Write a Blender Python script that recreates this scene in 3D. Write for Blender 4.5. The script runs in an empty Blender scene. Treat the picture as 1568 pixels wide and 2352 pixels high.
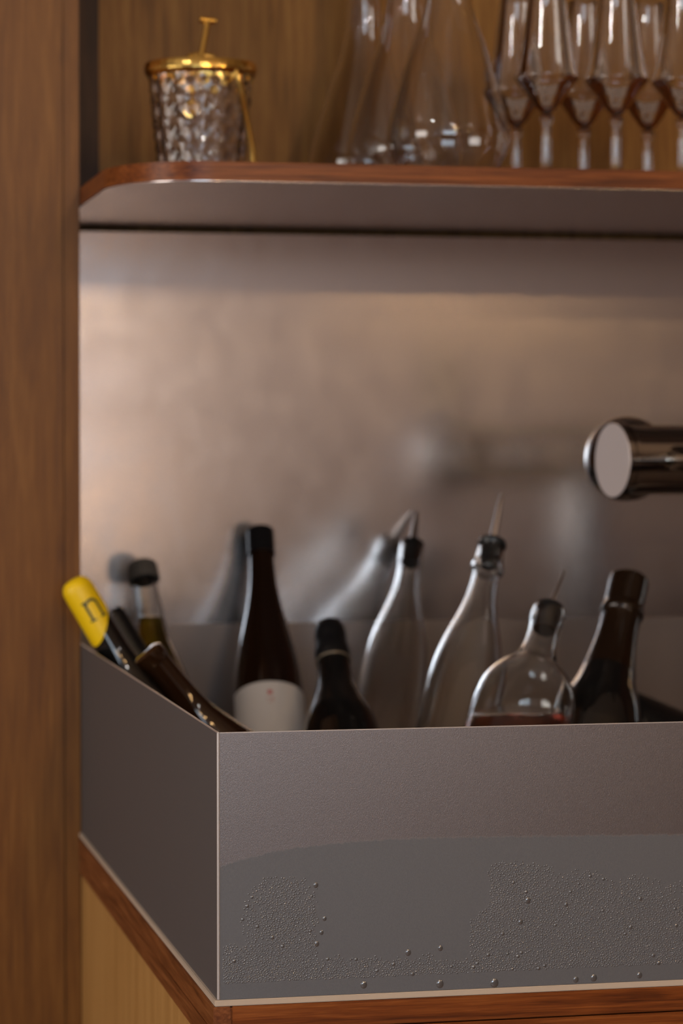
import bpy, bmesh, math, random
from mathutils import Vector, Matrix, noise
random.seed(7)
C = bpy.context.scene.collection
PI = math.pi

# ------------------------------------------------------------------ camera
W, H, F = 1568, 2352, 6190.0
PSI, TH = math.radians(12.18), math.radians(1.64)
cR = Vector((math.cos(PSI), -math.sin(PSI), 0))
cF = Vector((math.sin(PSI)*math.cos(TH), math.cos(PSI)*math.cos(TH), -math.sin(TH)))
cU = cR.cross(cF)
cam = bpy.data.cameras.new('camera'); cam_ob = bpy.data.objects.new('camera', cam); C.objects.link(cam_ob)
cam.sensor_fit = 'VERTICAL'; cam.sensor_height = 36; cam.sensor_width = 24
cam.lens = 36*F/H
cam.clip_start = .05; cam.clip_end = 60
cam_ob.matrix_world = Matrix(((cR.x, cU.x, -cF.x, 0), (cR.y, cU.y, -cF.y, 0), (cR.z, cU.z, -cF.z, 0), (0, 0, 0, 1)))
cam.dof.use_dof = True; cam.dof.focus_distance = 1.79; cam.dof.aperture_fstop = 7.4
bpy.context.scene.camera = cam_ob

def un(px, py, P):
    """world point on the vertical plane y = P seen at photograph pixel (px, py)"""
    d = cF + cR*((px-W/2)/F) + cU*((H/2-py)/F)
    return d*(P/d.y)

# ------------------------------------------------------------------ light
sc = bpy.context.scene
sc.view_settings.view_transform = 'Standard'; sc.view_settings.look = 'None'
sc.view_settings.gamma = 1; sc.view_settings.exposure = 0.0
sc.view_settings.use_curve_mapping = False
world = bpy.data.worlds.new('world'); sc.world = world; world.use_nodes = True
bg = world.node_tree.nodes['Background']; bg.inputs[0].default_value = (.62, .74, .9, 1); bg.inputs[1].default_value = .35

FLOOR_Z, CEIL_Z = -1.42, 1.55
ROOM_Y = -4.2        # wall with the windows, behind the camera
ROOM_XL, ROOM_XR = -2.6, 4.6

def area(name, loc, size, energy, color, rot):
    l = bpy.data.lights.new(name, 'AREA'); l.shape = 'RECTANGLE'; l.size = size[0]; l.size_y = size[1]
    l.energy = energy; l.color = color
    o = bpy.data.objects.new(name, l); C.objects.link(o); o.location = loc; o.rotation_euler = rot
    return o
# daylight standing in the window openings of the room
WINS = [(-1.95, .9), (-0.9, .9), (0.1, .7)]       # x centre, width
WZ0, WZ1 = -.25, 1.25
for wx, ww in WINS:
    area('window_daylight', (wx, ROOM_Y-.06, (WZ0+WZ1)/2), (ww, WZ1-WZ0), 32, (.76, .88, 1.0), (math.radians(90), 0, math.radians(0)))

# warm fill lights under the ceiling, added to brighten wood and room
for lx, ly, le in ((.2, -.9, 12), (2.3, -.9, 8), (-1.2, .6, 7), (1.8, -3.1, 7.5)):
    area('ceiling_downlight', (lx, ly, CEIL_Z-.02), (.14, .14), le, (1.0, .93, .87), (0, 0, 0)).data.shape = 'DISK'
# fill light at the left wall, added to brighten basin side and cabinet
area('window_daylight_left', (ROOM_XL+.03, .9, .25), (1.1, 1.5), 36, (1.0, .93, .86), (0, math.radians(-90), 0))

# ------------------------------------------------------------------ materials
def newmat(name):
    m = bpy.data.materials.new(name); m.use_nodes = True
    return m, m.node_tree.nodes, m.node_tree.links, m.node_tree.nodes['Principled BSDF']
def setp(b, **k):
    for a, v in k.items():
        n = a.replace('_', ' ')
        b.inputs[n].default_value = (*v, 1) if isinstance(v, tuple) else v
def N(nodes, t, **k):
    n = nodes.new(t)
    for a, v in k.items(): setattr(n, a, v)
    return n
def math_node(nd, lk, op, a, b=None, c=None, clamp=False):
    n = nd.new('ShaderNodeMath'); n.operation = op; n.use_clamp = clamp
    for i, v in enumerate((a, b, c)):
        if v is None: continue
        if isinstance(v, (int, float)): n.inputs[i].default_value = v
        else: lk.new(v, n.inputs[i])
    return n.outputs[0]
def coords(nd, lk, scale, rot=(0, 0, 0)):
    tc = nd.new('ShaderNodeTexCoord'); mp = nd.new('ShaderNodeMapping')
    mp.inputs['Scale'].default_value = scale; mp.inputs['Rotation'].default_value = rot
    lk.new(tc.outputs['Object'], mp.inputs[0]); return mp.outputs[0], tc
def bump(nd, lk, b, h, strength, dist=.001):
    n = nd.new('ShaderNodeBump'); n.inputs['Strength'].default_value = strength; n.inputs['Distance'].default_value = dist
    lk.new(h, n.inputs['Height']); lk.new(n.outputs[0], b.inputs['Normal'])

def wood(name, dark, mid, light, axis='z', rough=.42, scale=1.0, blotch=.5):
    m, nd, lk, b = newmat(name)
    s = {'z': (60, 60, 2.4), 'x': (2.4, 60, 90), 'y': (60, 2.4, 90)}[axis]
    s2 = {'z': (9, 9, 1.3), 'x': (1.3, 9, 20), 'y': (9, 1.3, 20)}[axis]
    s3 = {'z': (420, 420, 12), 'x': (12, 420, 520), 'y': (420, 12, 520)}[axis]
    v1, _ = coords(nd, lk, tuple(q*scale for q in s))
    v2, _ = coords(nd, lk, tuple(q*scale for q in s2))
    v3, _ = coords(nd, lk, tuple(q*scale for q in s3))
    n1 = N(nd, 'ShaderNodeTexNoise'); n1.inputs['Detail'].default_value = 5; n1.inputs['Distortion'].default_value = .6; lk.new(v1, n1.inputs[0])
    n2 = N(nd, 'ShaderNodeTexNoise'); n2.inputs['Detail'].default_value = 3; n2.inputs['Distortion'].default_value = 1.2; lk.new(v2, n2.inputs[0])
    n3 = N(nd, 'ShaderNodeTexNoise'); n3.inputs['Detail'].default_value = 2; lk.new(v3, n3.inputs[0])
    a = math_node(nd, lk, 'MULTIPLY', n1.outputs[0], 1-blotch)
    c = math_node(nd, lk, 'MULTIPLY_ADD', n2.outputs[0], blotch, a)
    d = math_node(nd, lk, 'MULTIPLY_ADD', n3.outputs[0], .22, c)
    e = math_node(nd, lk, 'SUBTRACT', d, .11)
    r = nd.new('ShaderNodeValToRGB'); lk.new(e, r.inputs[0])
    r.color_ramp.elements[0].position = .30; r.color_ramp.elements[0].color = (*dark, 1)
    r.color_ramp.elements[1].position = .70; r.color_ramp.elements[1].color = (*light, 1)
    q = r.color_ramp.elements.new(.5); q.color = (*mid, 1)
    lk.new(r.outputs[0], b.inputs['Base Color'])
    b.inputs['Roughness'].default_value = rough
    b.inputs['Specular IOR Level'].default_value = .27
    bump(nd, lk, b, d, .25, .0006)
    return m

M_panel = wood('walnut_panel', (.11, .038, .006), (.175, .065, .009), (.24, .100, .018), 'z', .40)
M_niche = wood('niche_wood', (.15, .062, .011), (.27, .125, .025), (.40, .20, .048), 'z', .5, .8)
M_edge_x = wood('walnut_edge_x', (.06, .014, .003), (.19, .050, .009), (.33, .105, .022), 'x', .36)
M_edge_y = wood('walnut_edge_y', (.07, .02, .006), (.19, .06, .017), (.30, .11, .035), 'y', .4)
M_ply = wood('golden_veneer', (.42, .22, .065), (.50, .27, .085), (.58, .33, .11), 'z', .4, .5)
M_floor = wood('floor_boards', (.10, .05, .025), (.18, .09, .045), (.26, .14, .075), 'y', .35, .3)

def steel(name, col, rough, grain=.05, metal=1.0):
    m, nd, lk, b = newmat(name)
    v, tc = coords(nd, lk, (900, 900, 900))
    n = N(nd, 'ShaderNodeTexNoise'); n.inputs['Detail'].default_value = 2; lk.new(v, n.inputs[0])
    v2, _ = coords(nd, lk, (7, 7, 5)); n2 = N(nd, 'ShaderNodeTexNoise'); n2.inputs['Detail'].default_value = 4; lk.new(v2, n2.inputs[0])
    rr = math_node(nd, lk, 'MULTIPLY_ADD', n2.outputs[0], .08, rough-.04)
    lk.new(rr, b.inputs['Roughness'])
    setp(b, Base_Color=col, Metallic=metal)
    bump(nd, lk, b, n.outputs[0], grain, .0003)
    return m
M_splash = steel('brushed_steel_splashback', (.69, .655, .66), .175, .03)
M_lining = steel('steel_lining', (.92, .84, .82), .22, .03, .97)

def basin_mat():
    m, nd, lk, b = newmat('fogged_stainless_steel')
    tc = nd.new('ShaderNodeTexCoord'); sx = nd.new('ShaderNodeSeparateXYZ'); lk.new(tc.outputs['Object'], sx.inputs[0])
    X, Y, Z = sx.outputs
    # edge of the condensation: a shallow curve along the front sheet
    e1 = math_node(nd, lk, 'MULTIPLY', math_node(nd, lk, 'SUBTRACT', X, .297), -1/.045)
    e2 = math_node(nd, lk, 'MULTIPLY', math_node(nd, lk, 'EXPONENT', e1), -.0148)
    e3 = math_node(nd, lk, 'MULTIPLY_ADD', math_node(nd, lk, 'MAXIMUM', math_node(nd, lk, 'SUBTRACT', X, .4), 0.0), -.022, e2)
    zb = math_node(nd, lk, 'ADD', e3, -.2665)
    mpn = nd.new('ShaderNodeMapping'); mpn.inputs['Scale'].default_value = (60, 60, 60); lk.new(tc.outputs['Object'], mpn.inputs[0])
    nn = N(nd, 'ShaderNodeTexNoise'); nn.inputs['Detail'].default_value = 4; lk.new(mpn.outputs[0], nn.inputs[0])
    wob = math_node(nd, lk, 'MULTIPLY_ADD', math_node(nd, lk, 'SUBTRACT', nn.outputs[0], .5), .004, zb)
    dz = math_node(nd, lk, 'SUBTRACT', wob, Z)
    fog = math_node(nd, lk, 'MULTIPLY', dz, 1/.0016, clamp=True)
    # only on the front sheet
    front = math_node(nd, lk, 'LESS_THAN', Y, 1.7376)
    side = math_node(nd, lk, 'LESS_THAN', X, .2926)
    nback = math_node(nd, lk, 'SUBTRACT', 1.0, front)
    sideb = math_node(nd, lk, 'MULTIPLY', math_node(nd, lk, 'MULTIPLY', side, nback), .9)
    fogf = math_node(nd, lk, 'ADD', math_node(nd, lk, 'MULTIPLY', fog, front), sideb)
    mix = nd.new('ShaderNodeMix'); mix.data_type = 'RGBA'
    mix.inputs[6].default_value = (.245, .212, .202, 1); mix.inputs[7].default_value = (.163, .166, .176, 1)
    lk.new(fogf, mix.inputs[0])
    # faint brushing flecks
    mg = nd.new('ShaderNodeMapping'); mg.inputs['Scale'].default_value = (900, 900, 260); mg.inputs['Rotation'].default_value = (0, math.radians(28), 0)
    lk.new(tc.outputs['Object'], mg.inputs[0])
    ng = N(nd, 'ShaderNodeTexNoise'); ng.inputs['Detail'].default_value = 1; lk.new(mg.outputs[0], ng.inputs[0])
    fl = math_node(nd, lk, 'MULTIPLY_ADD', ng.outputs[0], .5, .75)
    vm = nd.new('ShaderNodeMix'); vm.data_type = 'RGBA'; vm.blend_type = 'MULTIPLY'; vm.inputs[0].default_value = .7
    lk.new(mix.outputs[2], vm.inputs[6]); lk.new(fl, vm.inputs[7])
    lk.new(vm.outputs[2], b.inputs['Base Color'])
    mt = math_node(nd, lk, 'MULTIPLY_ADD', fogf, -.35, 1.0); lk.new(mt, b.inputs['Metallic'])
    ro = math_node(nd, lk, 'MULTIPLY_ADD', fogf, .22, .35); lk.new(ro, b.inputs['Roughness'])
    inv = math_node(nd, lk, 'SUBTRACT', 1.0, fogf)
    bump(nd, lk, b, ng.outputs[0], .16, .0005)
    return m
M_basin = basin_mat()

def simple(name, col, rough=.5, metal=0.0, **k):
    m, nd, lk, b = newmat(name); setp(b, Base_Color=col, Roughness=rough, Metallic=metal, **k); 
    v, _ = coords(nd, lk, (300, 300, 300)); n = N(nd, 'ShaderNodeTexNoise'); lk.new(v, n.inputs[0])
    rr = math_node(nd, lk, 'MULTIPLY_ADD', n.outputs[0], .06, max(rough-.03, 0.0)); lk.new(rr, b.inputs['Roughness'])
    return m
def glass(name, col=(1, 1, 1), rough=0.0, ior=1.45):
    m, nd, lk, b = newmat(name); setp(b, Base_Color=col, Roughness=rough, IOR=ior, Transmission_Weight=1.0)
    return m
M_clear = glass('clear_glass', (.97, .985, .98))
M_fine = glass('fine_clear_glass', (.985, .985, .985), 0.0, 1.5)
M_drop = glass('water', (1, 1, 1), 0.0, 1.33)
M_oliveliq = glass('olive_liquid', (.62, .46, .06), .05, 1.35)
M_redliq = glass('red_liquid', (.42, .10, .07), .05, 1.35)
M_blackglass = simple('black_bottle_glass', (.006, .006, .006), .07, Coat_Weight=.5)
M_brownglass = simple('brown_bottle_glass', (.011, .005, .0025), .08, Coat_Weight=.5)
M_amberglass = simple('amber_bottle_glass', (.020, .008, .003), .05, Coat_Weight=.5)
M_blackfoil = simple('black_foil', (.007, .007, .008), .34, Specular_IOR_Level=.25)
M_brownfoil = simple('dark_bronze_foil', (.016, .008, .004), .16, .2)
M_yellow = simple('yellow_foil', (.92, .62, .002), .42)
M_darkprint = simple('dark_print', (.03, .045, .02), .5)
M_label = simple('label_paper', (.62, .60, .58), .6)
M_red = simple('red_print', (.50, .04, .04), .6)
M_redfaint = simple('faint_red_print', (.56, .40, .38), .6)
M_rubber = simple('black_rubber', (.012, .013, .014), .35)
M_greycap = simple('dull_grey_cap', (.13, .125, .115), .5, .5)
M_spout = simple('spout_steel', (.75, .70, .66), .24, 1.0)
M_chrome = simple('chrome', (.54, .52, .49), .06, 1.0)
M_bead = simple('bead_of_condensation', (.20, .205, .215), .16, .62, Coat_Weight=.6)
M_face = simple('satin_steel_face', (.80, .70, .67), .40, .35)
M_edge = simple('bright_sheared_edge', (.58, .54, .52), .38, .6)  # lighter steel, the edge highlight is put into its colour
M_gold = simple('polished_gold', (.93, .62, .17), .18, 1.0)
M_wire = simple('tan_wire', (.30, .24, .17), .35, .6)
M_lip = simple('beige_sealant_lip', (.56, .46, .36), .5)
M_plaster = simple('room_plaster', (.54, .52, .555), .8)
M_ceil = simple('room_ceiling', (.58, .53, .50), .8)
M_frame = simple('window_frame_paint', (.10, .09, .08), .5)

def crystal_mat():
    m, nd, lk, b = newmat('cut_crystal'); setp(b, Base_Color=(.93, .93, .95), Roughness=.04, IOR=1.5, Transmission_Weight=1.0)
    return m
M_crystal = crystal_mat()
m_bulb, _n, _l, _b = newmat('warm_bulb'); setp(_b, Base_Color=(1, .7, .35), Emission_Color=(1, .60, .26), Emission_Strength=300.0)
m_shade, _n, _l, _b = newmat('warm_lamp_shade'); setp(_b, Base_Color=(1, .8, .6), Emission_Color=(1, .66, .42), Emission_Strength=3.2)

# ------------------------------------------------------------------ mesh helpers
def link_bm(name, bm, mat, parent=None, smooth=True, angle=35):
    bmesh.ops.recalc_face_normals(bm, faces=bm.faces[:])
    me = bpy.data.meshes.new(name); bm.to_mesh(me); bm.free()
    for m in (mat if isinstance(mat, (list, tuple)) else [mat]): me.materials.append(m)
    if smooth:
        me.polygons.foreach_set('use_smooth', [True]*len(me.polygons))
        try: me.set_sharp_from_angle(angle=math.radians(angle))
        except Exception: pass
    o = bpy.data.objects.new(name, me); C.objects.link(o)
    if parent: o.parent = parent
    return o
def box(bm, a, b, bev=0.0):
    x0, y0, z0 = a; x1, y1, z1 = b
    vs = [bm.verts.new(p) for p in ((x0,y0,z0),(x1,y0,z0),(x1,y1,z0),(x0,y1,z0),(x0,y0,z1),(x1,y0,z1),(x1,y1,z1),(x0,y1,z1))]
    fs = [bm.faces.new([vs[i] for i in q]) for q in ((0,3,2,1),(4,5,6,7),(0,1,5,4),(1,2,6,5),(2,3,7,6),(3,0,4,7))]
    if bev:
        es = list({e for f in fs for e in f.edges})
        bmesh.ops.bevel(bm, geom=es, offset=bev, segments=2, affect='EDGES', clamp_overlap=True)
def boxes(name, mat, parent, *bs, bev=0.0):
    bm = bmesh.new()
    for a, b in bs: box(bm, a, b, bev)
    return link_bm(name, bm, mat, parent, smooth=bool(bev))
def lathe_bm(prof, seg=64, closed=False, rfun=None, bm=None, mtx=None):
    """prof: list of (r, z); closed joins the last point to the first"""
    bm = bm or bmesh.new(); rings = []
    for r, z in prof:
        if r < 1e-6:
            v = bm.verts.new((0, 0, z)); rings.append([v]*seg)
        else:
            ring = []
            for i in range(seg):
                a = 2*PI*i/seg; rr = r*(rfun(a, z, r) if rfun else 1)
                ring.append(bm.verts.new((rr*math.cos(a), rr*math.sin(a), z)))
            rings.append(ring)
    n = len(rings)
    for k in range(n if closed else n-1):
        A, B = rings[k], rings[(k+1) % n]
        for i in range(seg):
            j = (i+1) % seg
            f = []
            for v in (A[i], A[j], B[j], B[i]):
                if v not in f: f.append(v)
            if len(f) > 2:
                try: bm.faces.new(f)
                except ValueError: pass
    if mtx is not None: bmesh.ops.transform(bm, matrix=mtx, verts=bm.verts[:])
    return bm
def lathe(name, prof, mat, parent=None, seg=64, closed=False, rfun=None, mtx=None):
    return link_bm(name, lathe_bm(prof, seg, closed, rfun, None, mtx), mat, parent)
def smooth_prof(pts, n=6):
    """Catmull-Rom through (r, z) points"""
    out = []
    P = [pts[0]] + list(pts) + [pts[-1]]
    for i in range(1, len(P)-2):
        p0, p1, p2, p3 = P[i-1], P[i], P[i+1], P[i+2]
        for k in range(n):
            t = k/n
            out.append(tuple(.5*((2*p1[q]) + (-p0[q]+p2[q])*t + (2*p0[q]-5*p1[q]+4*p2[q]-p3[q])*t*t + (-p0[q]+3*p1[q]-3*p2[q]+p3[q])*t**3) for q in (0, 1)))
    out.append(pts[-1]); return out
def tube_bm(pts, rad, seg=12, bm=None, caps=True):
    bm = bm or bmesh.new(); rings = []
    pts = [Vector(p) for p in pts]; up = Vector((.13, .21, .97)).normalized()
    for i, p in enumerate(pts):
        t = (pts[min(i+1, len(pts)-1)] - pts[max(i-1, 0)]).normalized()
        if abs(t.dot(up)) > .98: up = Vector((.9, .3, .1)).normalized()
        a = t.cross(up).normalized(); b = t.cross(a)
        r = rad[i] if isinstance(rad, (list, tuple)) else rad
        rings.append([bm.verts.new(p + a*(r*math.cos(2*PI*k/seg)) + b*(r*math.sin(2*PI*k/seg))) for k in range(seg)])
    for A, B in zip(rings, rings[1:]):
        for i in range(seg):
            bm.faces.new((A[i], A[(i+1) % seg], B[(i+1) % seg], B[i]))
    if caps:
        bm.faces.new(rings[0][::-1]); bm.faces.new(rings[-1])
    return bm
def tag(o, label=None, cat=None, group=None, kind=None):
    for k, v in (('label', label), ('category', cat), ('group', group), ('kind', kind)):
        if v: o[k] = v
    return o
def thing(name, label, cat, loc=(0, 0, 0), group=None, mtx=None):
    o = bpy.data.objects.new(name, None); C.objects.link(o); o.empty_display_size = .02
    if mtx is not None: o.matrix_world = mtx
    else: o.location = loc
    return tag(o, label, cat, group)
def dup(root, loc, label, group):
    r = root.copy(); C.objects.link(r); r.location = loc
    tag(r, label, None, group)
    for ch in list(root.children):
        c = ch.copy(); C.objects.link(c); c.parent = r
        for g in ch.children:
            d = g.copy(); C.objects.link(d); d.parent = c
    return r
def struct(o): o['kind'] = 'structure'; return o

# ------------------------------------------------------------------ key dimensions (metres)
YW = 2.745                       # steel splashback plane
YB = 1.737                       # front of the basin
YS = 2.235                       # front of the shelf
YP = 2.50                        # front of the tall side panel
XB = un(499, 1684, YB).x         # left side of the basin
ZR = un(499, 1684, YB).z         # basin rim
ZF = un(499, 2297, YB).z         # foot of the basin
ZS0 = un(500, 417, YS).z         # shelf underside
ZS1 = un(500, 370, YS).z         # shelf top
XE = 1.55                        # right end of basin, out of view
print('XB %.4f ZR %.4f ZF %.4f ZS %.4f %.4f' % (XB, ZR, ZF, ZS0, ZS1))

# ------------------------------------------------------------------ the room
YBK = 2.785
struct(boxes('wall_back', M_niche, None, ((ROOM_XL, YBK, FLOOR_Z), (ROOM_XR, YBK+.1, CEIL_Z))))
struct(boxes('floor', M_floor, None, ((ROOM_XL-.1, ROOM_Y-.1, FLOOR_Z-.1), (ROOM_XR+.1, YBK+.1, FLOOR_Z))))
struct(boxes('ceiling', M_ceil, None, ((ROOM_XL-.1, ROOM_Y-.1, CEIL_Z), (ROOM_XR+.1, YBK+.1, CEIL_Z+.1))))
struct(boxes('wall_left', M_plaster, None, ((ROOM_XL-.1, ROOM_Y, FLOOR_Z), (ROOM_XL, YBK, CEIL_Z))))
struct(boxes('window_4', simple('white_frame_paint', (.6, .58, .55), .5), None, *([((ROOM_XL, .35+.275*q*2-.015, -.5), (ROOM_XL+.06, .35+.275*q*2+.015, 1.0)) for q in range(3)]+[((ROOM_XL, .33, -.5+.75*q-.015), (ROOM_XL+.06, 1.47, -.5+.75*q+.015)) for q in range(3)])))  # frame bars made up to go with the added left fill light
M_brownwall = simple('brown_wall', (.17, .11, .085), .7)
struct(boxes('wall_right', M_brownwall, None, ((ROOM_XR, ROOM_Y, FLOOR_Z), (ROOM_XR+.1, YBK, CEIL_Z))))
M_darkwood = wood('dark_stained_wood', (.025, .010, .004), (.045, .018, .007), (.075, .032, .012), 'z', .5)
struct(boxes('trim_2', M_darkwood, None, ((XB, YBK-.012, ZS1+.0003), (un(228, 200, YBK-.012).x, YBK-.0003, CEIL_Z-.001)), bev=.001))  # dark strip down the left corner of the niche
# window wall behind the camera, pierced
segs = []
xs = [ROOM_XL] + [v for wx, ww in WINS for v in (wx-ww/2, wx+ww/2)] + [ROOM_XR]
for i in range(0, len(xs), 2): segs.append(((xs[i], ROOM_Y-.1, FLOOR_Z), (xs[i+1], ROOM_Y, CEIL_Z)))
for wx, ww in WINS:
    segs.append(((wx-ww/2, ROOM_Y-.1, FLOOR_Z), (wx+ww/2, ROOM_Y, WZ0)))
    segs.append(((wx-ww/2, ROOM_Y-.1, WZ1), (wx+ww/2, ROOM_Y, CEIL_Z)))
struct(boxes('wall_front', M_plaster, None, *segs))
struct(boxes('trim_1', M_brownwall, None, ((ROOM_XL, ROOM_Y+.02, FLOOR_Z), (ROOM_XR, ROOM_Y+.04, -.38))))
for k, (wx, ww) in enumerate(WINS):
    b = []
    for q in range(5): x = wx-ww/2+ww*q/4; b.append(((x-.016, ROOM_Y-.03, WZ0), (x+.016, ROOM_Y+.01, WZ1)))
    for q in range(5): z = WZ0+(WZ1-WZ0)*q/4; b.append(((wx-ww/2, ROOM_Y-.025, z-.016), (wx+ww/2, ROOM_Y+.005, z+.016)))
    struct(boxes('window_%d' % (k+1), M_frame, None, *b))

# pendant lamps of the room: a row of small warm bulbs hanging behind the camera
def pendant(loc, label):
    t = thing('pendant_lamp', label, 'lamp', (loc[0], loc[1], loc[2]), 'small pendant bulbs hanging in the room')
    link_bm('bulb', lathe_bm(smooth_prof([(0, -.022), (.014, -.018), (.020, 0), (.014, .018), (.008, .030), (0, .031)], 4), 20), m_bulb, t)
    lathe('socket', [(0, .030), (.012, .030), (.012, .07), (.003, .075), (.003, CEIL_Z-loc[2]), (0, CEIL_Z-loc[2])], M_frame, t, 14)
    return t
for i in range(6):
    pendant((.55+.10*(i % 2), .6-.62*i, .72+.02*(i % 3)), 'small warm pendant bulb hanging in the left-hand row of the room')
tl = thing('table_lamp', 'round warm shaded lamp standing in the room behind the viewer', 'lamp', (.95, -3.0, FLOOR_Z))
lathe('shade', [(0, 1.06), (.09, 1.06), (.155, 1.16), (.165, 1.25), (.13, 1.36), (0, 1.36)], m_shade, tl, 40)
lathe('stand', [(0, 0), (.16, 0), (.16, .02), (.012, .03), (.012, 1.058), (0, 1.058)], M_frame, tl, 32)
for i in range(3):
    pendant((1.9, .3-1.1*i, .75), 'small warm pendant bulb hanging in the right-hand row of the room')

# ------------------------------------------------------------------ tall side panel
sp = thing('side_panel', 'tall brown wooden side panel at the left edge, behind the yellow-capped bottle', 'panel', (XB, YP, FLOOR_Z))
sp_off = Vector((XB, YP, FLOOR_Z))
def local_boxes(name, mat, parent, off, *bs, bev=0.0):
    o = boxes(name, mat, parent, *[(tuple(Vector(a)-off), tuple(Vector(b)-off)) for a, b in bs], bev=bev); return o
local_boxes('board', M_panel, sp, sp_off, ((-1.2, YP, FLOOR_Z), (XB-.0158, YP+.030, CEIL_Z)), bev=.0012)
local_boxes('edging', M_panel, sp, sp_off, ((XB-.0155, YP+.0008, FLOOR_Z), (XB-.0004, YP+.030, CEIL_Z)), bev=.0010)

local_boxes('return', M_panel, sp, sp_off, ((XB-.0150, YP+.0302, FLOOR_Z), (XB-.0148, YBK-.0005, CEIL_Z)))  # thin unseen sheet, added with the next board against light leaks
local_boxes('inner_board', M_niche, sp, sp_off, ((XB-.0300, YP+.0302, FLOOR_Z), (XB-.0152, YBK-.0005, CEIL_Z)))  # unseen board, added to stop light leaking in behind the panel

# ------------------------------------------------------------------ splashback
sb = boxes('splashback', M_splash, None, ((XB-.0145, YW, ZF-.005), (XE+1.2, YW+.0015, ZS0-.0050)))
tag(sb, 'large brushed steel splashback sheet between the shelf and the basin', 'splashback')

# ------------------------------------------------------------------ shelf
def shelf_outline(inset=0.0, yback=YBK):
    x0 = XB+.0004+inset; y0 = YS+inset; R = .082-inset; pts = []
    for k in range(17):
        a = PI + (PI/2)*k/16
        pts.append((x0+R+R*math.cos(a), y0+R*1.25+R*1.25*math.sin(a)))
    pts += [(XE+1.2, y0), (XE+1.2, yback-.0002), (x0, yback-.0002)]
    return pts
def extrude(pts, z0, z1, bev=0.0, seg=2):
    bm = bmesh.new()
    lo = [bm.verts.new((x, y, z0)) for x, y in pts]; hi = [bm.verts.new((x, y, z1)) for x, y in pts]
    bm.faces.new(lo[::-1]); bm.faces.new(hi)
    for i in range(len(pts)):
        j = (i+1) % len(pts); bm.faces.new((lo[i], lo[j], hi[j], hi[i]))
    if bev:
        es = [e for e in bm.edges if abs(e.verts[0].co.z-e.verts[1].co.z) < 1e-6]
        bmesh.ops.bevel(bm, geom=es, offset=bev, segments=seg, affect='EDGES')
    return bm
shelf = thing('shelf', 'long walnut shelf with a rounded front corner carrying the glassware', 'shelf', (0, 0, 0))
bmS = extrude(shelf_outline(), ZS0+.0012, ZS1)
bmesh.ops.bevel(bmS, geom=[e for e in bmS.edges if e.verts[0].co.z > ZS1-1e-5 and e.verts[1].co.z > ZS1-1e-5], offset=.0009, segments=2, affect='EDGES')
link_bm('board', bmS, M_edge_x, shelf)
o = link_bm('steel_lining', extrude(shelf_outline(.0018, YBK-.001), ZS0+.0007, ZS0+.0011, 0), M_lining, shelf); o['label'] = 'steel sheet lining the underside'

# ------------------------------------------------------------------ counter and cabinet
XL2, YF2 = XB-.0030, YB-.0015
T1 = .0165; ZC1 = ZF-.0045
ct = thing('counter', 'walnut counter top edge under the steel basin', 'counter', (0, 0, 0))
boxes('top_board', M_edge_x, ct, ((XL2+.012, YF2, ZC1-T1), (XE+1.2, YW+.03, ZC1)), bev=.0007)
o = boxes('side_edging', M_edge_y, ct, ((XL2, YF2, ZC1-T1), (XL2+.0118, YP+.01, ZC1)), bev=.0007)
boxes('lower_rail', M_edge_x, ct, ((XL2+.012, YF2+.0010, ZC1-2*T1-.0008), (XE+1.2, YW+.03, ZC1-T1-.0012)), bev=.0006)
boxes('lower_side_rail', M_edge_y, ct, ((XL2+.0010, YF2+.0010, ZC1-2*T1-.0008), (XL2+.0118, YP+.01, ZC1-T1-.0012)), bev=.0006)
cab = thing('cabinet', 'golden veneered cabinet under the counter at the lower left', 'cabinet', (0, 0, 0))
zt = ZC1-2*T1-.0012
boxes('side', M_ply, cab, ((XL2+.003, YB+.02, FLOOR_Z), (XL2+.021, YW+.03, zt)))
boxes('front', M_ply, cab, ((XL2+.003, YB+.002, FLOOR_Z+.08), (XE+1.2, YB+.0195, zt)))

# ------------------------------------------------------------------ basin
def rrect(x0, y0, x1, y1, r, n=5):
    pts = []
    for cx, cy, a0 in ((x0+r, y0+r, PI), (x1-r, y0+r, 1.5*PI), (x1-r, y1-r, 0), (x0+r, y1-r, .5*PI)):
        for k in range(n+1):
            a = a0+PI/2*k/n; pts.append((cx+r*math.cos(a), cy+r*math.sin(a)))
    return pts
bas = thing('bottle_basin', 'long rectangular stainless steel basin full of bottles, fogged and beaded with water', 'basin', (0, 0, 0))
bm = bmesh.new(); T = .0014; YBB = YW-.0008
out = rrect(XB, YB, XE, YBB, .0016); inn = rrect(XB+T, YB+T, XE-T, YBB-T, .0004)
n = len(out)
rows = []
for pts, z in ((out, ZF), (out, ZR-.0002), (out, ZR)):
    rows.append([bm.verts.new((x, y, z)) for x, y in pts])
for pts, z in ((inn, ZR), (inn, ZF+T)):
    rows.append([bm.verts.new((x, y, z)) for x, y in pts])
for A, B in zip(rows, rows[1:]):
    for i in range(n): bm.faces.new((A[i], A[(i+1) % n], B[(i+1) % n], B[i]))
bm.faces.new(rows[0][::-1]); bm.faces.new(rows[-1])
link_bm('shell', bm, M_basin, bas, angle=50)
o = link_bm('corner_seam', tube_bm([(XB+.0007, YB+.0007, ZF+.0002), (XB+.0007, YB+.0007, ZR+.0001)], .0011, 16), M_edge, bas); o['label'] = 'bright polished corner seam'
o = boxes('rim_edge', M_edge, bas, ((XB+.0016, YB-.00005, ZR-.0003), (XE, YB+T+.0001, ZR+.0004)), ((XB-.00005, YB+.0016, ZR-.0003), (XB+T+.0001, YBB, ZR+.0004)), bev=.00012); o['label'] = 'thin bright rim edge'
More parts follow.
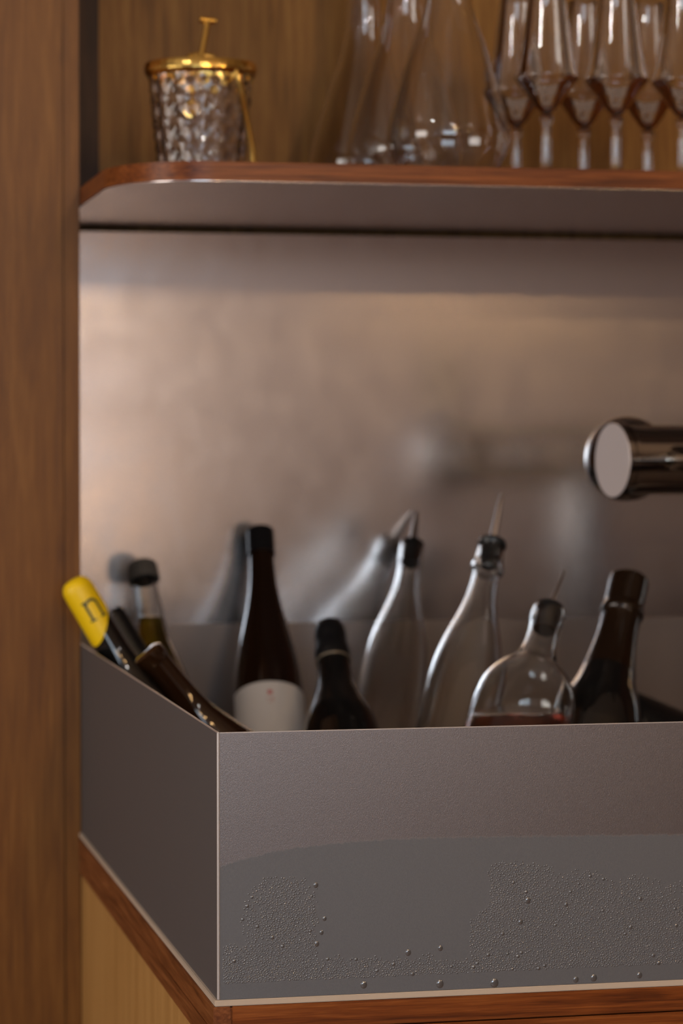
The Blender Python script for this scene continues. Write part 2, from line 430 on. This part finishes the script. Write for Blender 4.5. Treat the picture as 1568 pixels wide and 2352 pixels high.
o = boxes('base_lip', M_lip, bas, ((XB-.0022, YB-.0008, ZC1+.0002), (XE, YBB, ZF-.0002)), bev=.0005); o['label'] = 'thin beige sealing lip along the foot'

# condensation beads on the front sheet
def beads():
    bm = bmesh.new(); rnd = random.Random(3)
    def dome(X, Z, r, sag=1.0):
        nseg = 8 if r < .0009 else 12
        rings = []
        hh = .62 if r < .0013 else .42
        el = 1+.4*(sag-1)
        for a, h in ((1.0, 0.0), (.86, .30), (.5, .52)):
            rings.append([bm.verts.new((X+r*a*math.cos(2*PI*k/nseg), YB-.00002-r*h*hh, Z+r*a*el*math.sin(2*PI*k/nseg))) for k in range(nseg)])
        top = bm.verts.new((X, YB-.00002-r*.6*hh, Z))
        for A, B in zip(rings, rings[1:]):
            for i in range(nseg): bm.faces.new((A[i], A[(i+1) % nseg], B[(i+1) % nseg], B[i]))
        for i in range(nseg): bm.faces.new((rings[-1][i], rings[-1][(i+1) % nseg], top))
        bm.faces.new(rings[0][::-1])
    def dens(px, py):
        d = 0
        wx = 14*noise.noise(Vector((px/30., py/30., 5)))
        left = 1128 + wx if py < 2062 else 1128 - (py-2062)*.68 + wx
        if px > left and py < 2128:
            top = 1978+18*noise.noise(Vector((px/60., 1, 7)))+max(0, (px-1200)*.12)
            d = max(d, max(0, min(1, (py-top)/45.))*max(.30, 1-(px-left)/230.)*.95)
        if px > 1080 and py >= 2110: d = max(d, .42)
        band = (py - (2158 - 22*math.tanh((px-1230)/90.) - 16*math.tanh((650-px)/50.) + 26*noise.noise(Vector((px/40., 3, 2)))))/50.
        d = max(d, .95*max(0, min(1, band)))
        qd = math.hypot((px-655)/105., (py-2120)/120.)
        if qd < 1 and px < 728+wx: d = max(d, .75*(1-qd))
        if 730 < px < 930 and py < 2190: d *= .25
        if 930 < px < 1060 and py < 2130: d *= .2
        lim = 2268 - .045*(px-500)
        if py > lim-8: d = 0
        d *= .45+1.1*max(0, min(1, .5+noise.noise(Vector((px/55., py/32., 0)))*1.2))
        return d
    placed = {}
    tries = 0; cnt = 0
    while tries < 110000 and cnt < 9500:
        tries += 1
        px = rnd.uniform(512, 1575); py = rnd.uniform(1950, 2262)
        if rnd.random() > dens(px, py): continue
        big = rnd.random() < .015
        rp = rnd.uniform(3.4, 5.0) if big else rnd.uniform(1.5, 2.5)
        key = (int(px/12), int(py/12)); ok = True
        for i in (-1, 0, 1):
            for j in (-1, 0, 1):
                for (qx, qy, qr) in placed.get((key[0]+i, key[1]+j), ()):
                    if (qx-px)**2+(qy-py)**2 < (qr+rp-.2)**2: ok = False; break
                if not ok: break
            if not ok: break
        if not ok: continue
        placed.setdefault(key, []).append((px, py, rp))
        p = un(px, py, YB); dome(p.x, p.z, rp/3.5*.001); cnt += 1
    for px, py, rp in ((835, 2262, 8), (1010, 2260, 9), (1135, 2258, 10), (1322, 2250, 7), (1363, 2246, 8), (1468, 2240, 7), (725, 2033, 6), (745, 2110, 5), (937, 2188, 7), (1212, 2068, 7), (1300, 2078, 5), (1195, 2118, 6), (1011, 2178, 6), (738, 2142, 5), (727, 2168, 6), (1470, 2065, 5), (1448, 2130, 5)):
        p = un(px, py, YB); dome(p.x, p.z, rp/3.5*.001, 1.4)
    print('beads', cnt)
    return bm
bd = link_bm('condensation_droplets', beads(), M_bead, None, angle=80)
tag(bd, 'fine water droplets beading on the lower front of the steel basin', 'droplets', None, 'stuff')

# ------------------------------------------------------------------ bottles
report = []
def axis_frame(top, low):
    """matrix whose +Z runs from the bottle foot to its top and whose -Y faces the viewer; origin at the top"""
    d = (top-low).normalized()
    x = d.cross(Vector((0, 1, 0))); x = -x if x.x < 0 else x
    x.normalize(); y = d.cross(x)
    return d, x, y
def place(name, label, tp, Pt, lp, Pl, rbody, length=None, group=None, cat='bottle', foot=ZF+T):
    top = un(*tp, Pt); low = un(*lp, Pl); d, x, y = axis_frame(top, low)
    if length is None: length = (top.z-foot-.0015-rbody*math.sqrt(max(0, 1-d.z**2)))/d.z
    base = top - d*length
    M = Matrix(((x.x, y.x, d.x, base.x), (x.y, y.y, d.y, base.y), (x.z, y.z, d.z, base.z), (0, 0, 0, 1)))
    t = thing(name, label, cat, mtx=M, group=group)
    report.append((name, label[:34], 'len %.3f' % length, 'top', tuple(round(v, 3) for v in top), 'base', tuple(round(v, 3) for v in base), 'tilt %.0f' % math.degrees(math.acos(d.z))))
    return t, length
def prof_from_top(pts, L):           # pts (s from top, r) -> (r, z)
    return [(r, L-s) for s, r in pts]
def solid_bottle(t, L, pts, rbody, mat, s0=0.0):
    """opaque dark bottle: pts (s, r) down from the top, then the straight body and a rounded foot"""
    up = smooth_prof(prof_from_top(pts, L), 5)
    body = [(rbody, .012), (rbody*.985, .005), (rbody*.93, .001), (rbody*.8, 0), (rbody*.5, .004), (0, .012)]
    top = [(0, up[0][1])]
    return lathe('glass', top+up+[(rbody, .03)]+body, mat, t)
def open_bottle(t, L, pts, rbody, mat, wall=.0024, name='glass'):
    up = smooth_prof(prof_from_top(pts, L), 5)
    outer = up+[(rbody, .02), (rbody*.98, .006), (rbody*.90, .001), (rbody*.7, 0)]
    inner = [(rbody*.7, .006), (rbody-wall-.004, .008), (rbody-wall, .016)] + [(max(r-wall, .004), z) for r, z in up[::-1]]
    inner[-1] = (inner[-1][0], up[0][1]-.0002)
    return lathe(name, [(0, 0)]+outer[::-1][0:1]+outer[::-1][1:]+[(up[0][0]-wall*.5, up[0][1]+.0004)]+inner[::-1]+[(0, .006)], mat, t)
def wrap(bm_pts_faces, rfun, zc, ang0, name, mat, parent):
    """flat (u, v) shapes laid round a cylinder facing -Y: u along the circumference, v up the axis"""
    pts, faces = bm_pts_faces; bm = bmesh.new(); vs = []
    for u, v in pts:
        r = rfun(zc+v)+.0003; a = -PI/2+ang0+u/r
        vs.append(bm.verts.new((r*math.cos(a), r*math.sin(a), zc+v)))
    for f in faces: bm.faces.new([vs[i] for i in f])
    return link_bm(name, bm, mat, parent, smooth=False)
def strips(polys, du=.0006):
    """quads given as ((u0,v0),(u1,v1),(u2,v2),(u3,v3)), subdivided along u"""
    P, Fc = [], []
    for q in polys:
        a, b, c, d = q; nn = max(1, int(max(abs(b[0]-a[0]), abs(c[0]-d[0]))/du)); s = len(P)
        for k in range(nn+1):
            t = k/nn; P.append((a[0]+(b[0]-a[0])*t, a[1]+(b[1]-a[1])*t)); P.append((d[0]+(c[0]-d[0])*t, d[1]+(c[1]-d[1])*t))
        for k in range(nn): i = s+2*k; Fc.append((i, i+2, i+3, i+1))
    return P, Fc

def liquid(t, prof, level, mat, lab):
    o = lathe('drink', prof, mat, t, 48); o['label'] = lab
    M = t.matrix_basis; inv = M.inverted()
    co = inv @ (M.translation*1.0 + Vector((0, 0, level-M.translation.z))); no = (inv.to_3x3() @ Vector((0, 0, 1))).normalized()
    bm = bmesh.new(); bm.from_mesh(o.data)
    r = bmesh.ops.bisect_plane(bm, geom=bm.verts[:]+bm.edges[:]+bm.faces[:], plane_co=co, plane_no=no, clear_outer=True)
    es = [g for g in r['geom_cut'] if isinstance(g, bmesh.types.BMEdge)]
    bmesh.ops.holes_fill(bm, edges=es, sides=0)
    bmesh.ops.recalc_face_normals(bm, faces=bm.faces[:]); bm.to_mesh(o.data); bm.free()
    return o

# --- tall brown bottle with the white label
t, L = place('wine_bottle', 'tall dark brown bottle with a plain white label bearing a small red mark', (597.5, 1219), 2.700, (618.5, 1640), 2.575, .0345)
pts = [(0, .0105), (.002, .0122), (.012, .0124), (.04, .0126), (.065, .0140), (.09, .0175), (.115, .0225), (.145, .0288), (.17, .0325), (.195, .0342), (.215, .0345)]
solid_bottle(t, L, pts, .0345, M_brownglass)
bm = lathe_bm([(0, L+.0008), (.011, L+.0006), (.0138, L-.0015), (.0138, L-.012), (.0140, L-.030), (.0127, L-.0302)], 48); o = link_bm('foil', bm, M_blackfoil, t)
sl = .198; rb = .0345
bm = bmesh.new(); nn = 40; a0, a1 = -PI/2-1.50, -PI/2+1.50
rows = []
for z in (L-sl-.085, L-sl-.04, L-sl-.003, L-sl):
    rr = rb+.0004 if z < L-sl-.002 else rb+.0001
    rows.append([bm.verts.new((rr*math.cos(a0+(a1-a0)*k/nn), rr*math.sin(a0+(a1-a0)*k/nn), z)) for k in range(nn+1)])
for A, B in zip(rows, rows[1:]):
    for k in range(nn): bm.faces.new((A[k], A[k+1], B[k+1], B[k]))
lab = link_bm('paper_label', bm, M_label, t); lab['label'] = 'white paper label'
# small red emblem with a fainter line of print below it
import itertools
star = []
for k in range(10):
    a = 2*PI*k/10+.3; r = .0034 if k % 2 == 0 else .0018
    star.append((r*math.cos(a)-.0063, r*math.sin(a)-.0125))
sc_pts = [(-.0063, -.0125)]+star
o = wrap((sc_pts, [(0, i+1, (i+1) % 10+1) for i in range(10)]), lambda z: rb+.0003, L-sl, 0, 'red_emblem', M_red, lab); o['label'] = 'small red emblem'
o = wrap(strips([((-.0100, -.0200), (-.0075, -.0200), (-.0070, -.0185), (-.0100, -.0185)), ((-.0062, -.0215), (-.0024, -.0215), (-.0026, -.0180), (-.0056, -.0185)), ((-.0088, -.0240), (-.0036, -.0240), (-.0036, -.0228), (-.0088, -.0228))]), lambda z: rb+.0003, L-sl, 0, 'faint_print', M_redfaint, lab)

# --- small black bottle with a wire round its neck
t, L = place('sparkling_wine_bottle', 'squat black bottle with a black foil cap and a tan ring around its neck', (756, 1438), 2.50, (783, 1676), 2.415, .036)
pts = [(0, .013), (.03, .0150), (.045, .0152), (.070, .0175), (.095, .0255), (.115, .0325), (.135, .036)]
solid_bottle(t, L, pts, .036, M_blackglass)
lathe('foil', smooth_prof([(0, L+.002), (.008, L+.0015), (.0135, L-.003), (.0150, L-.012), (.0150, L-.022), (.0166, L-.033), (.0162, L-.040), (.0152, L-.0445), (.0150, L-.046)], 4), M_blackfoil, t)
lathe('neck_ring', [(.0163+.0008*math.cos(a), L-.0445+.0009*math.sin(a)) for a in [2*PI*k/10 for k in range(10)]], M_wire, t, 64, True)['label'] = 'tan ring around the neck'

# --- yellow capped bottle leaning on the left side of the basin
t, L = place('wine_bottle', 'bottle with a bright yellow foil cap leaning over the left side of the basin', (171, 1341), 2.418, (241, 1459), 2.414, .034)
pts = [(0, .0110), (.01, .0130), (.055, .0138), (.078, .0150), (.10, .020), (.125, .029), (.15, .034)]
solid_bottle(t, L, pts, .034, M_blackglass)
yf = [(0, L+.0045), (.004, L+.0044), (.0095, L+.0028), (.0132, L-.002), (.0144, L-.008), (.0146, L-.025), (.0147, L-.046), (.0141, L-.0462)]
fo = lathe('foil', smooth_prof(yf, 4), M_yellow, t, 64)
bmf = bmesh.new(); bmf.from_mesh(fo.data)      # the foil skirt is cut on a slant
for v in bmf.verts:
    if v.co.z < L-.020:
        a = math.atan2(v.co.y, v.co.x); k = (L-.020-v.co.z)/.026
        v.co.z -= k*(.014*math.cos(a-(-PI/2-1.0))-.004)
bmf.to_mesh(fo.data); bmf.free(); fo['label'] = 'yellow foil with a large dark letter n'
s = [((-.0066, -.0175), (-.0042, -.0175), (-.0042, -.0010), (-.0066, -.0010)),            # left stem
     ((-.0084, -.0190), (-.0022, -.0190), (-.0022, -.0175), (-.0084, -.0175)),            # foot serif
     ((-.0084, -.0010), (-.0042, -.0010), (-.0042, .0006), (-.0084, -.0002)),             # head serif
     ((-.0042, -.0040), (-.0018, -.0018), (-.0018, .0008), (-.0042, -.0014)),
     ((-.0018, -.0018), (.0024, -.0016), (.0028, .0010), (-.0018, .0008)),
     ((.0024, -.0016), (.0044, -.0040), (.0068, -.0026), (.0028, .0010)),
     ((.0044, -.0175), (.0068, -.0175), (.0068, -.0026), (.0044, -.0040)),                # right stem
     ((.0026, -.0190), (.0086, -.0190), (.0086, -.0175), (.0026, -.0175))]
P_, F_ = strips(s)
wrap((P_, F_), lambda z: .0147, L-.0185, .16, 'letter', M_darkprint, fo)['label'] = 'dark letter n'

# --- black topped and amber bottles beside it
t, L = place('wine_bottle', 'plain black bottle leaning left, between the yellow-capped bottle and the amber bottle', (251, 1410), 2.485, (315, 1517), 2.480, .034)
pts = [(0, .011), (.003, .0132), (.055, .0134), (.075, .0148), (.10, .021), (.125, .029), (.15, .034)]
solid_bottle(t, L, pts, .034, M_blackglass)
lathe('foil', [(0, L+.0006), (.011, L+.0005), (.0138, L-.002), (.0139, L-.050), (.0135, L-.0502)], M_blackfoil, t)
t, L = place('wine_bottle', 'amber brown bottle leaning left, nearest the front corner of the basin', (337, 1497), 2.265, (436, 1618), 2.265, .033)
pts = [(0, .010), (.002, .0128), (.008, .0132), (.014, .0125), (.05, .0130), (.072, .0155), (.095, .022), (.12, .030), (.14, .033)]
solid_bottle(t, L, pts, .033, M_amberglass)
lathe('lip', [(0, L+.001), (.010, L+.001), (.0136, L-.001), (.0138, L-.010), (.0130, L-.0125)], M_amberglass, t)

# --- soda bottle with a grey crown cap at the back left
t, L = place('soda_bottle', 'clear capped bottle with yellow-green drink at the back left by the splashback', (326, 1300), 2.665, (354, 1480), 2.62, .031)
pts = [(.0, .0118), (.006, .0130), (.012, .0120), (.03, .0124), (.060, .0142), (.085, .0165), (.11, .023), (.135, .029), (.15, .031)]
open_bottle(t, L, pts, .031, M_clear, .0020)
lathe('crown_cap', [(0, L+.0035), (.0115, L+.003), (.0140, L+.001)]+[(.0150, L-.004), (.0156, L-.017), (.0136, L-.0175)], M_greycap, t, 84, rfun=lambda a, z, r: 1+.02*math.cos(21*a))['label'] = 'dull grey crown cap'
up = smooth_prof(prof_from_top([(.030, .0102), (.052, .0108), (.060, .0113), (.085, .0143), (.11, .0208), (.135, .0268), (.15, .0288)], L), 4)
liquid(t, [(0, up[0][1])]+up+[(.0285, .018), (.026, .009), (0, .0075)], un(345, 1418, 2.62).z, M_oliveliq, 'yellow-green drink')

# --- clear bottles with pouring spouts
def pourer(t, L, rin, tip, style, spout_r=.0040):
    if style == 'flat':
        lathe('stopper', [(0, L+.0015), (rin+.0022, L+.0015), (rin+.0026, L-.001), (rin, L-.003), (rin-.0006, L-.024), (0, L-.024)], M_rubber, t)
    else:
        lathe('stopper', [(0, L+.010), (.010, L+.010), (.0132, L+.0075), (.0136, L+.0045), (.0105, L+.001), (rin, L-.001), (rin-.0008, L-.020), (0, L-.020)], M_rubber, t)
    tipv = t.matrix_basis.inverted() @ tip
    a = Vector((0, 0, L+.001)); n_ = 8
    pp = [a.lerp(tipv, k/n_) for k in range(n_+1)]
    link_bm('spout', tube_bm(pp, [spout_r*(1-.55*(k/n_)**2) for k in range(n_+1)], 14), M_spout, t)['label'] = 'tapered steel pouring spout'

t, L = place('oil_bottle', 'clear bottle whose black stopper and spout nearly touch the splashback', (947, 1252), 2.698, (890, 1640), 2.575, .0325)
pts = [(0, .0115), (.002, .0128), (.022, .0130), (.030, .0120), (.055, .0135), (.08, .0185), (.105, .0250), (.13, .0300), (.155, .0322), (.175, .0325)]
open_bottle(t, L, pts, .0325, M_clear)
pourer(t, L, .0100, un(956, 1176, 2.735), 'flat')
t, L = place('oil_bottle', 'clear empty bottle in the middle with a black flanged stopper and upright pointed spout', (1128, 1262), 2.44, (1048, 1658), 2.33, .0345)
pts = [(0, .0125), (.006, .0130), (.016, .0140), (.020, .0155), (.026, .0150), (.029, .0128), (.055, .0145), (.08, .0195), (.105, .0262), (.13, .0315), (.155, .0342), (.17, .0345)]
open_bottle(t, L, pts, .0345, M_clear)
pourer(t, L, .0098, un(1152, 1134, 2.46), 'flange')
t, L = place('oil_bottle', 'small round-shouldered clear bottle holding a little red liquid beside the foil-topped bottle', (1262, 1398), 2.27, (1196, 1650), 2.21, .045)
pts = [(0, .0135), (.004, .0150), (.012, .0155), (.020, .0142), (.034, .0142), (.048, .0165), (.060, .022), (.074, .034), (.09, .0420), (.11, .045)]
open_bottle(t, L, pts, .045, M_clear)
pourer(t, L, .0108, un(1297, 1309, 2.30), 'flat', .0026)
liquid(t, [(0, L-.080), (.0362, L-.082), (.0396, L-.092), (.0424, L-.113), (.0424, .018), (.038, .009), (0, .0075)], un(1160, 1652, 2.17).z, M_redliq, 'red liquid')

# --- foil topped bottle on the right
t, L = place('sparkling_wine_bottle', 'large dark bottle in black and bronze foil leaning back at the right of the basin', (1446, 1328), 2.38, (1369, 1671), 2.30, .0405)
pts = [(0, .014), (.04, .0158), (.065, .0180), (.09, .0215), (.115, .0275), (.14, .0355), (.165, .0402), (.175, .0405)]
solid_bottle(t, L, pts, .0405, M_blackglass)
fp = [(0, L+.003), (.010, L+.0025), (.0170, L-.001), (.0184, L-.006), (.0184, L-.030), (.0197, L-.036), (.0199, L-.041), (.0182, L-.046), (.0190, L-.066), (.0224, L-.091), (.0250, L-.105)]
lathe('foil', smooth_prof(fp, 4), M_brownfoil, t, 72, rfun=lambda a, z, r: 1+.012*math.sin(9*a+z*300)*math.sin(z*700))['label'] = 'crinkled dark foil'

# --- dark bottle lying down at the far right
p0 = un(1418, 1664, 2.47)
t, L = place('wine_bottle', 'dark bottle lying on its side at the right, foot up behind the foil-topped bottle', (1560, 1722), 2.50, (1418, 1664), 2.47, .0365, length=.001)
M = t.matrix_world.copy(); M.translation = p0; t.matrix_world = M
L = .205
pts = [(0, .012), (.004, .0135), (.045, .0138), (.065, .018), (.085, .030), (.10, .0365)]
solid_bottle(t, L, pts, .0365, M_blackfoil)
bpy.data.objects[t.name]['label'] = 'dark bottle lying on its side at the right, behind the foil-topped bottle'

# ------------------------------------------------------------------ tap font
YT = 2.378
tc_ = un(1407, 1057, YT-.004)
ang = math.radians(10)
axd = Vector((math.cos(ang), math.sin(ang), 0))          # the barrel runs away to the right
xv = Vector((0, 0, 1)); yv = axd.cross(xv)
Mf = Matrix(((xv.x, yv.x, axd.x, tc_.x), (xv.y, yv.y, axd.y, tc_.y), (xv.z, yv.z, axd.z, tc_.z), (0, 0, 0, 1)))
tap = thing('tap_font', 'horizontal chrome tap barrel with a round flat end cap at the right edge', 'tap', mtx=Mf)
rf = .0348
lathe('end_cap', [(0, .0001), (rf-.0006, .0001), (rf, .0007), (rf, .0050), (rf-.0016, .0058), (rf-.0016, .0074), (rf, .0082), (rf, .0120), (.0322, .0135)], M_chrome, tap, 96)['label'] = 'ringed chrome end cap'
lathe('face_plate', [(0, -.0008), (rf-.0010, -.0008), (rf-.0006, -.0004), (rf-.0006, 0), (0, 0)], M_face, tap, 96)['label'] = 'flat satin end face'
lathe('barrel', [(.0318, .0135), (.0322, .0136), (.0322, .55), (0, .55)], M_chrome, tap, 96)
def to_font(p): return Mf.inverted() @ Vector(p)
bc = un(1439, 1054, 2.425)
Mw = Mf.inverted() @ Matrix.Translation(bc) @ Matrix.Rotation(-PI/2, 4, 'X')      # local +Z towards the splashback
Rb = .0402
lathe('rear_dome', [(Rb*math.sin(PI*k/24), -Rb*math.cos(PI*k/24)) for k in range(0, 25)], M_chrome, tap, 72, mtx=Mw)['label'] = 'polished chrome dome behind the end cap'
fx = .823
sh0 = Vector((fx, 2.40, tc_.z)); 
sp_ = boxes
bm = tube_bm([to_font((fx, 2.372, -.022)), to_font((fx, 2.30, -.022)), to_font((fx, 2.262, -.022))], [.012, .012, .014], 20)
link_bm('faucet_shank', bm, M_chrome, tap)
bm = tube_bm([to_font((fx, 2.258, .004)), to_font((fx, 2.258, -.020)), to_font((fx, 2.262, -.045)), to_font((fx, 2.255, -.075)), to_font((fx, 2.250, -.105))], [.012, .016, .013, .009, .008], 20)
link_bm('faucet_body', bm, M_chrome, tap)
bm = tube_bm([to_font((fx, 2.258, .004)), to_font((fx, 2.256, .022)), to_font((fx, 2.254, .040)), to_font((fx, 2.250, .096)), to_font((fx, 2.250, .102))], [.005, .006, .0115, .0135, .009], 20)
link_bm('lever', bm, M_rubber, tap)['label'] = 'black tap lever'
px_ = .96; pc = tc_ + axd*((px_-tc_.x)/axd.x)
bm = tube_bm([to_font((pc.x, pc.y, ZF+T+.0005)), to_font((pc.x, pc.y, ZF+T+.010)), to_font((pc.x, pc.y, ZF+T+.014)), to_font((pc.x, pc.y, pc.z-.01))], [.042, .042, .024, .024], 40)
link_bm('pedestal', bm, M_chrome, tap)

# ------------------------------------------------------------------ ice bucket
bz = ZS1+.0003
YI = 2.44
ic = un(461, 300, YI)
wpp = YI/cF.y/F/1.0            # metres per pixel there, near enough
zr = un(461, 168, YI).z
Rr = 118*wpp
IB = thing('ice_bucket', 'cut crystal ice bucket with a gold rim at the left end of the shelf', 'ice bucket', (ic.x, YI, bz))
hgt = zr-bz
r0 = Rr*.80
NF = 13
def facet(a, z, r):
    if r < .6*r0: return 1
    u = a*NF/(2*PI); k = z/.021
    return 1 + .060*(abs(((u+k) % 1)-.5)+abs(((u-k) % 1)-.5)-.5)
po = [(r0*.55, .0005), (r0*.96, .0005), (r0, .004)] + [(r0+(Rr-r0)*q/80, .004+(hgt-.006)*q/80) for q in range(1, 81)]
pi_ = [(Rr-.0045, hgt-.002), (r0-.005, .012), (r0*.5, .010)]
lathe('crystal_body', [(0, .0005)]+po+pi_+[(0, .010)], M_crystal, IB, 144, rfun=facet)
lathe('rim', [(Rr-.005, hgt-.004), (Rr+.0012, hgt-.004), (Rr+.0020, hgt-.0020), (Rr+.0034, hgt-.0008), (Rr+.0034, hgt+.0062), (Rr+.0022, hgt+.0080), (Rr-.001, hgt+.0084), (Rr-.005, hgt+.0070)], M_gold, IB, 120, True, rfun=lambda a, z, r: 1+.004*math.cos(40*a))['label'] = 'polished gold rim'
def ib(p): return p-Vector((ic.x, YI, bz))
hb = [ib(un(538, 152, YI-.040)), ib(un(551, 195, YI-.041)), ib(un(560, 240, YI-.036)), ib(un(572, 300, YI-.030)), ib(un(580, 345, YI-.026)), ib(un(583, 378, YI-.024))]
link_bm('handle', tube_bm([p for a, b in zip(hb, hb[1:]) for p in (a, a.lerp(b, .5))]+[hb[-1]], 0.0028, 10), M_gold, IB)['label'] = 'hanging gold wire handle'
# gold stirrer standing in the bucket
a_ = un(477, 47, YI+.005); b_ = un(438, 262, YI-.016)
ST = thing('bar_spoon', 'thin gold stick with a flat T-shaped end standing in the ice bucket', 'spoon', tuple(b_))
d_ = a_-b_
link_bm('stem', tube_bm([Vector((0, 0, 0)), d_*.5, d_], .0028, 12), M_gold, ST)
bm = tube_bm([d_+Vector((-.0075, 0, .0005)), d_+Vector((.0075, 0, -.0005))], .0030, 12); link_bm('cross_head', bm, M_gold, ST)
bm = lathe_bm([(0, -.003), (.004, -.002), (.0048, .002), (.003, .006), (0, .0062)], 16); link_bm('tip', bm, M_gold, ST)
# gold knob of the lid tongs lying across the rim
kb = ib(un(462, 133, YI+.03))
link_bm('rim_lug', tube_bm([kb+Vector((-.012, 0, 0)), kb+Vector((0, 0, .003)), kb+Vector((.012, 0, 0))], .0035, 10), M_gold, IB)

# ------------------------------------------------------------------ decanters
def decanter_parts(t, s=1.0):
    pts = [(.0170, .285), (.0168, .262), (.0172, .215), (.0182, .185), (.0205, .165), (.0270, .140), (.0370, .112), (.0470, .080), (.0535, .056), (.0560, .042), (.0550, .031), (.0490, .016), (.0370, .001)]
    pts = [(r*s, z*s) for r, z in pts]
    up = smooth_prof(pts, 6)
    wall = .0013
    inner = [(max(.002, r-wall), max(z, .0035)) for r, z in up[::-1]]
    lathe('glass', [(0, .0004)]+up[::-1]+[(up[0][0]-wall*.5, up[0][1]+.0006)]+inner[::-1]+[(0, .0040)], M_fine, t, 96)
dec = []
for (px, Pd, lb) in ((1030, 2.37, 'front glass decanter with a wide angular body, right beside the wine glasses'),
                     (931, 2.50, 'middle one of the three glass decanters standing in a slanting row'),
                     (838, 2.63, 'rearmost glass decanter, nearest the wooden back of the niche')):
    p = un(px, 300, Pd)
    if not dec:
        t = thing('decanter', lb, 'decanter', (p.x, Pd, ZS1+.0002), 'glass decanters on the shelf'); decanter_parts(t, 1.0); dec.append(t)
    else: dec.append(dup(dec[0], (p.x, Pd, ZS1+.0002), lb, 'glass decanters on the shelf'))

# ------------------------------------------------------------------ wine glasses
def wine_glass(label, loc):
    t = thing('wine_glass', label, 'wine glass', loc, 'wine glasses on the shelf')
    zj = un(1255, 262, 2.40).z-bz          # where stem meets bowl
    zk = un(1255, 178, 2.40).z-bz          # widest line of the bowl
    zt_ = zk+.062
    zt_ = zk+.088
    u2 = smooth_prof([(.0165, zt_), (.0185, zk+.070), (.0228, zk+.038), (.0268, zk+.012), (.0292, zk+.003)], 5)+[(.0300, zk+.0006), (.0298, zk-.0012), (.0270, zk-.0055)]+smooth_prof([(.0205, zk-.0130), (.0115, zj+.0075), (.0052, zj+.0008)], 4)
    w = .00045
    inn_ = [(max(r-w, .0), z+.0006) for r, z in u2[::-1] if z > zj+.004]
    lathe('bowl', [(0, zj-.001)]+u2[::-1]+[(up[0][0]-w*.5, zt_+.0003)]+inn_[::-1]+[(0, zj+.004)], M_fine, t, 64)
    st = smooth_prof([(.0052, zj-.0008), (.0066, zj-.005), (.0050, zj-.009), (.0044, zj-.02), (.0048, .020), (.0065, .010), (.011, .0045), (.024, .0018), (.0285, .0012)], 5)
    lathe('stem', [(0, zj-.0008)]+st+[(.0285, .0003), (0, .0003)], M_fine, t, 48)
    return t
g0 = None
gx = [un(1255, 300, 2.40).x, un(1415, 300, 2.40).x, un(1568, 300, 2.40).x]
lab_f = ['wine glass in the front row, nearest the front decanter', 'middle wine glass of the front row', 'wine glass in the front row cut by the right edge']
lab_b = ['wine glass in the back row, nearest the front decanter', 'middle wine glass of the back row', 'rightmost wine glass of the back row']
for k, x in enumerate(gx):
    if g0 is None: g0 = wine_glass(lab_f[0], (x, 2.40, bz))
    else: dup(g0, (x, 2.40, bz), lab_f[k], 'wine glasses on the shelf')
for k, x in enumerate(gx):
    dup(g0, (x+.0012, 2.505, bz), lab_b[k], 'wine glasses on the shelf')

for r in report: print(*r)
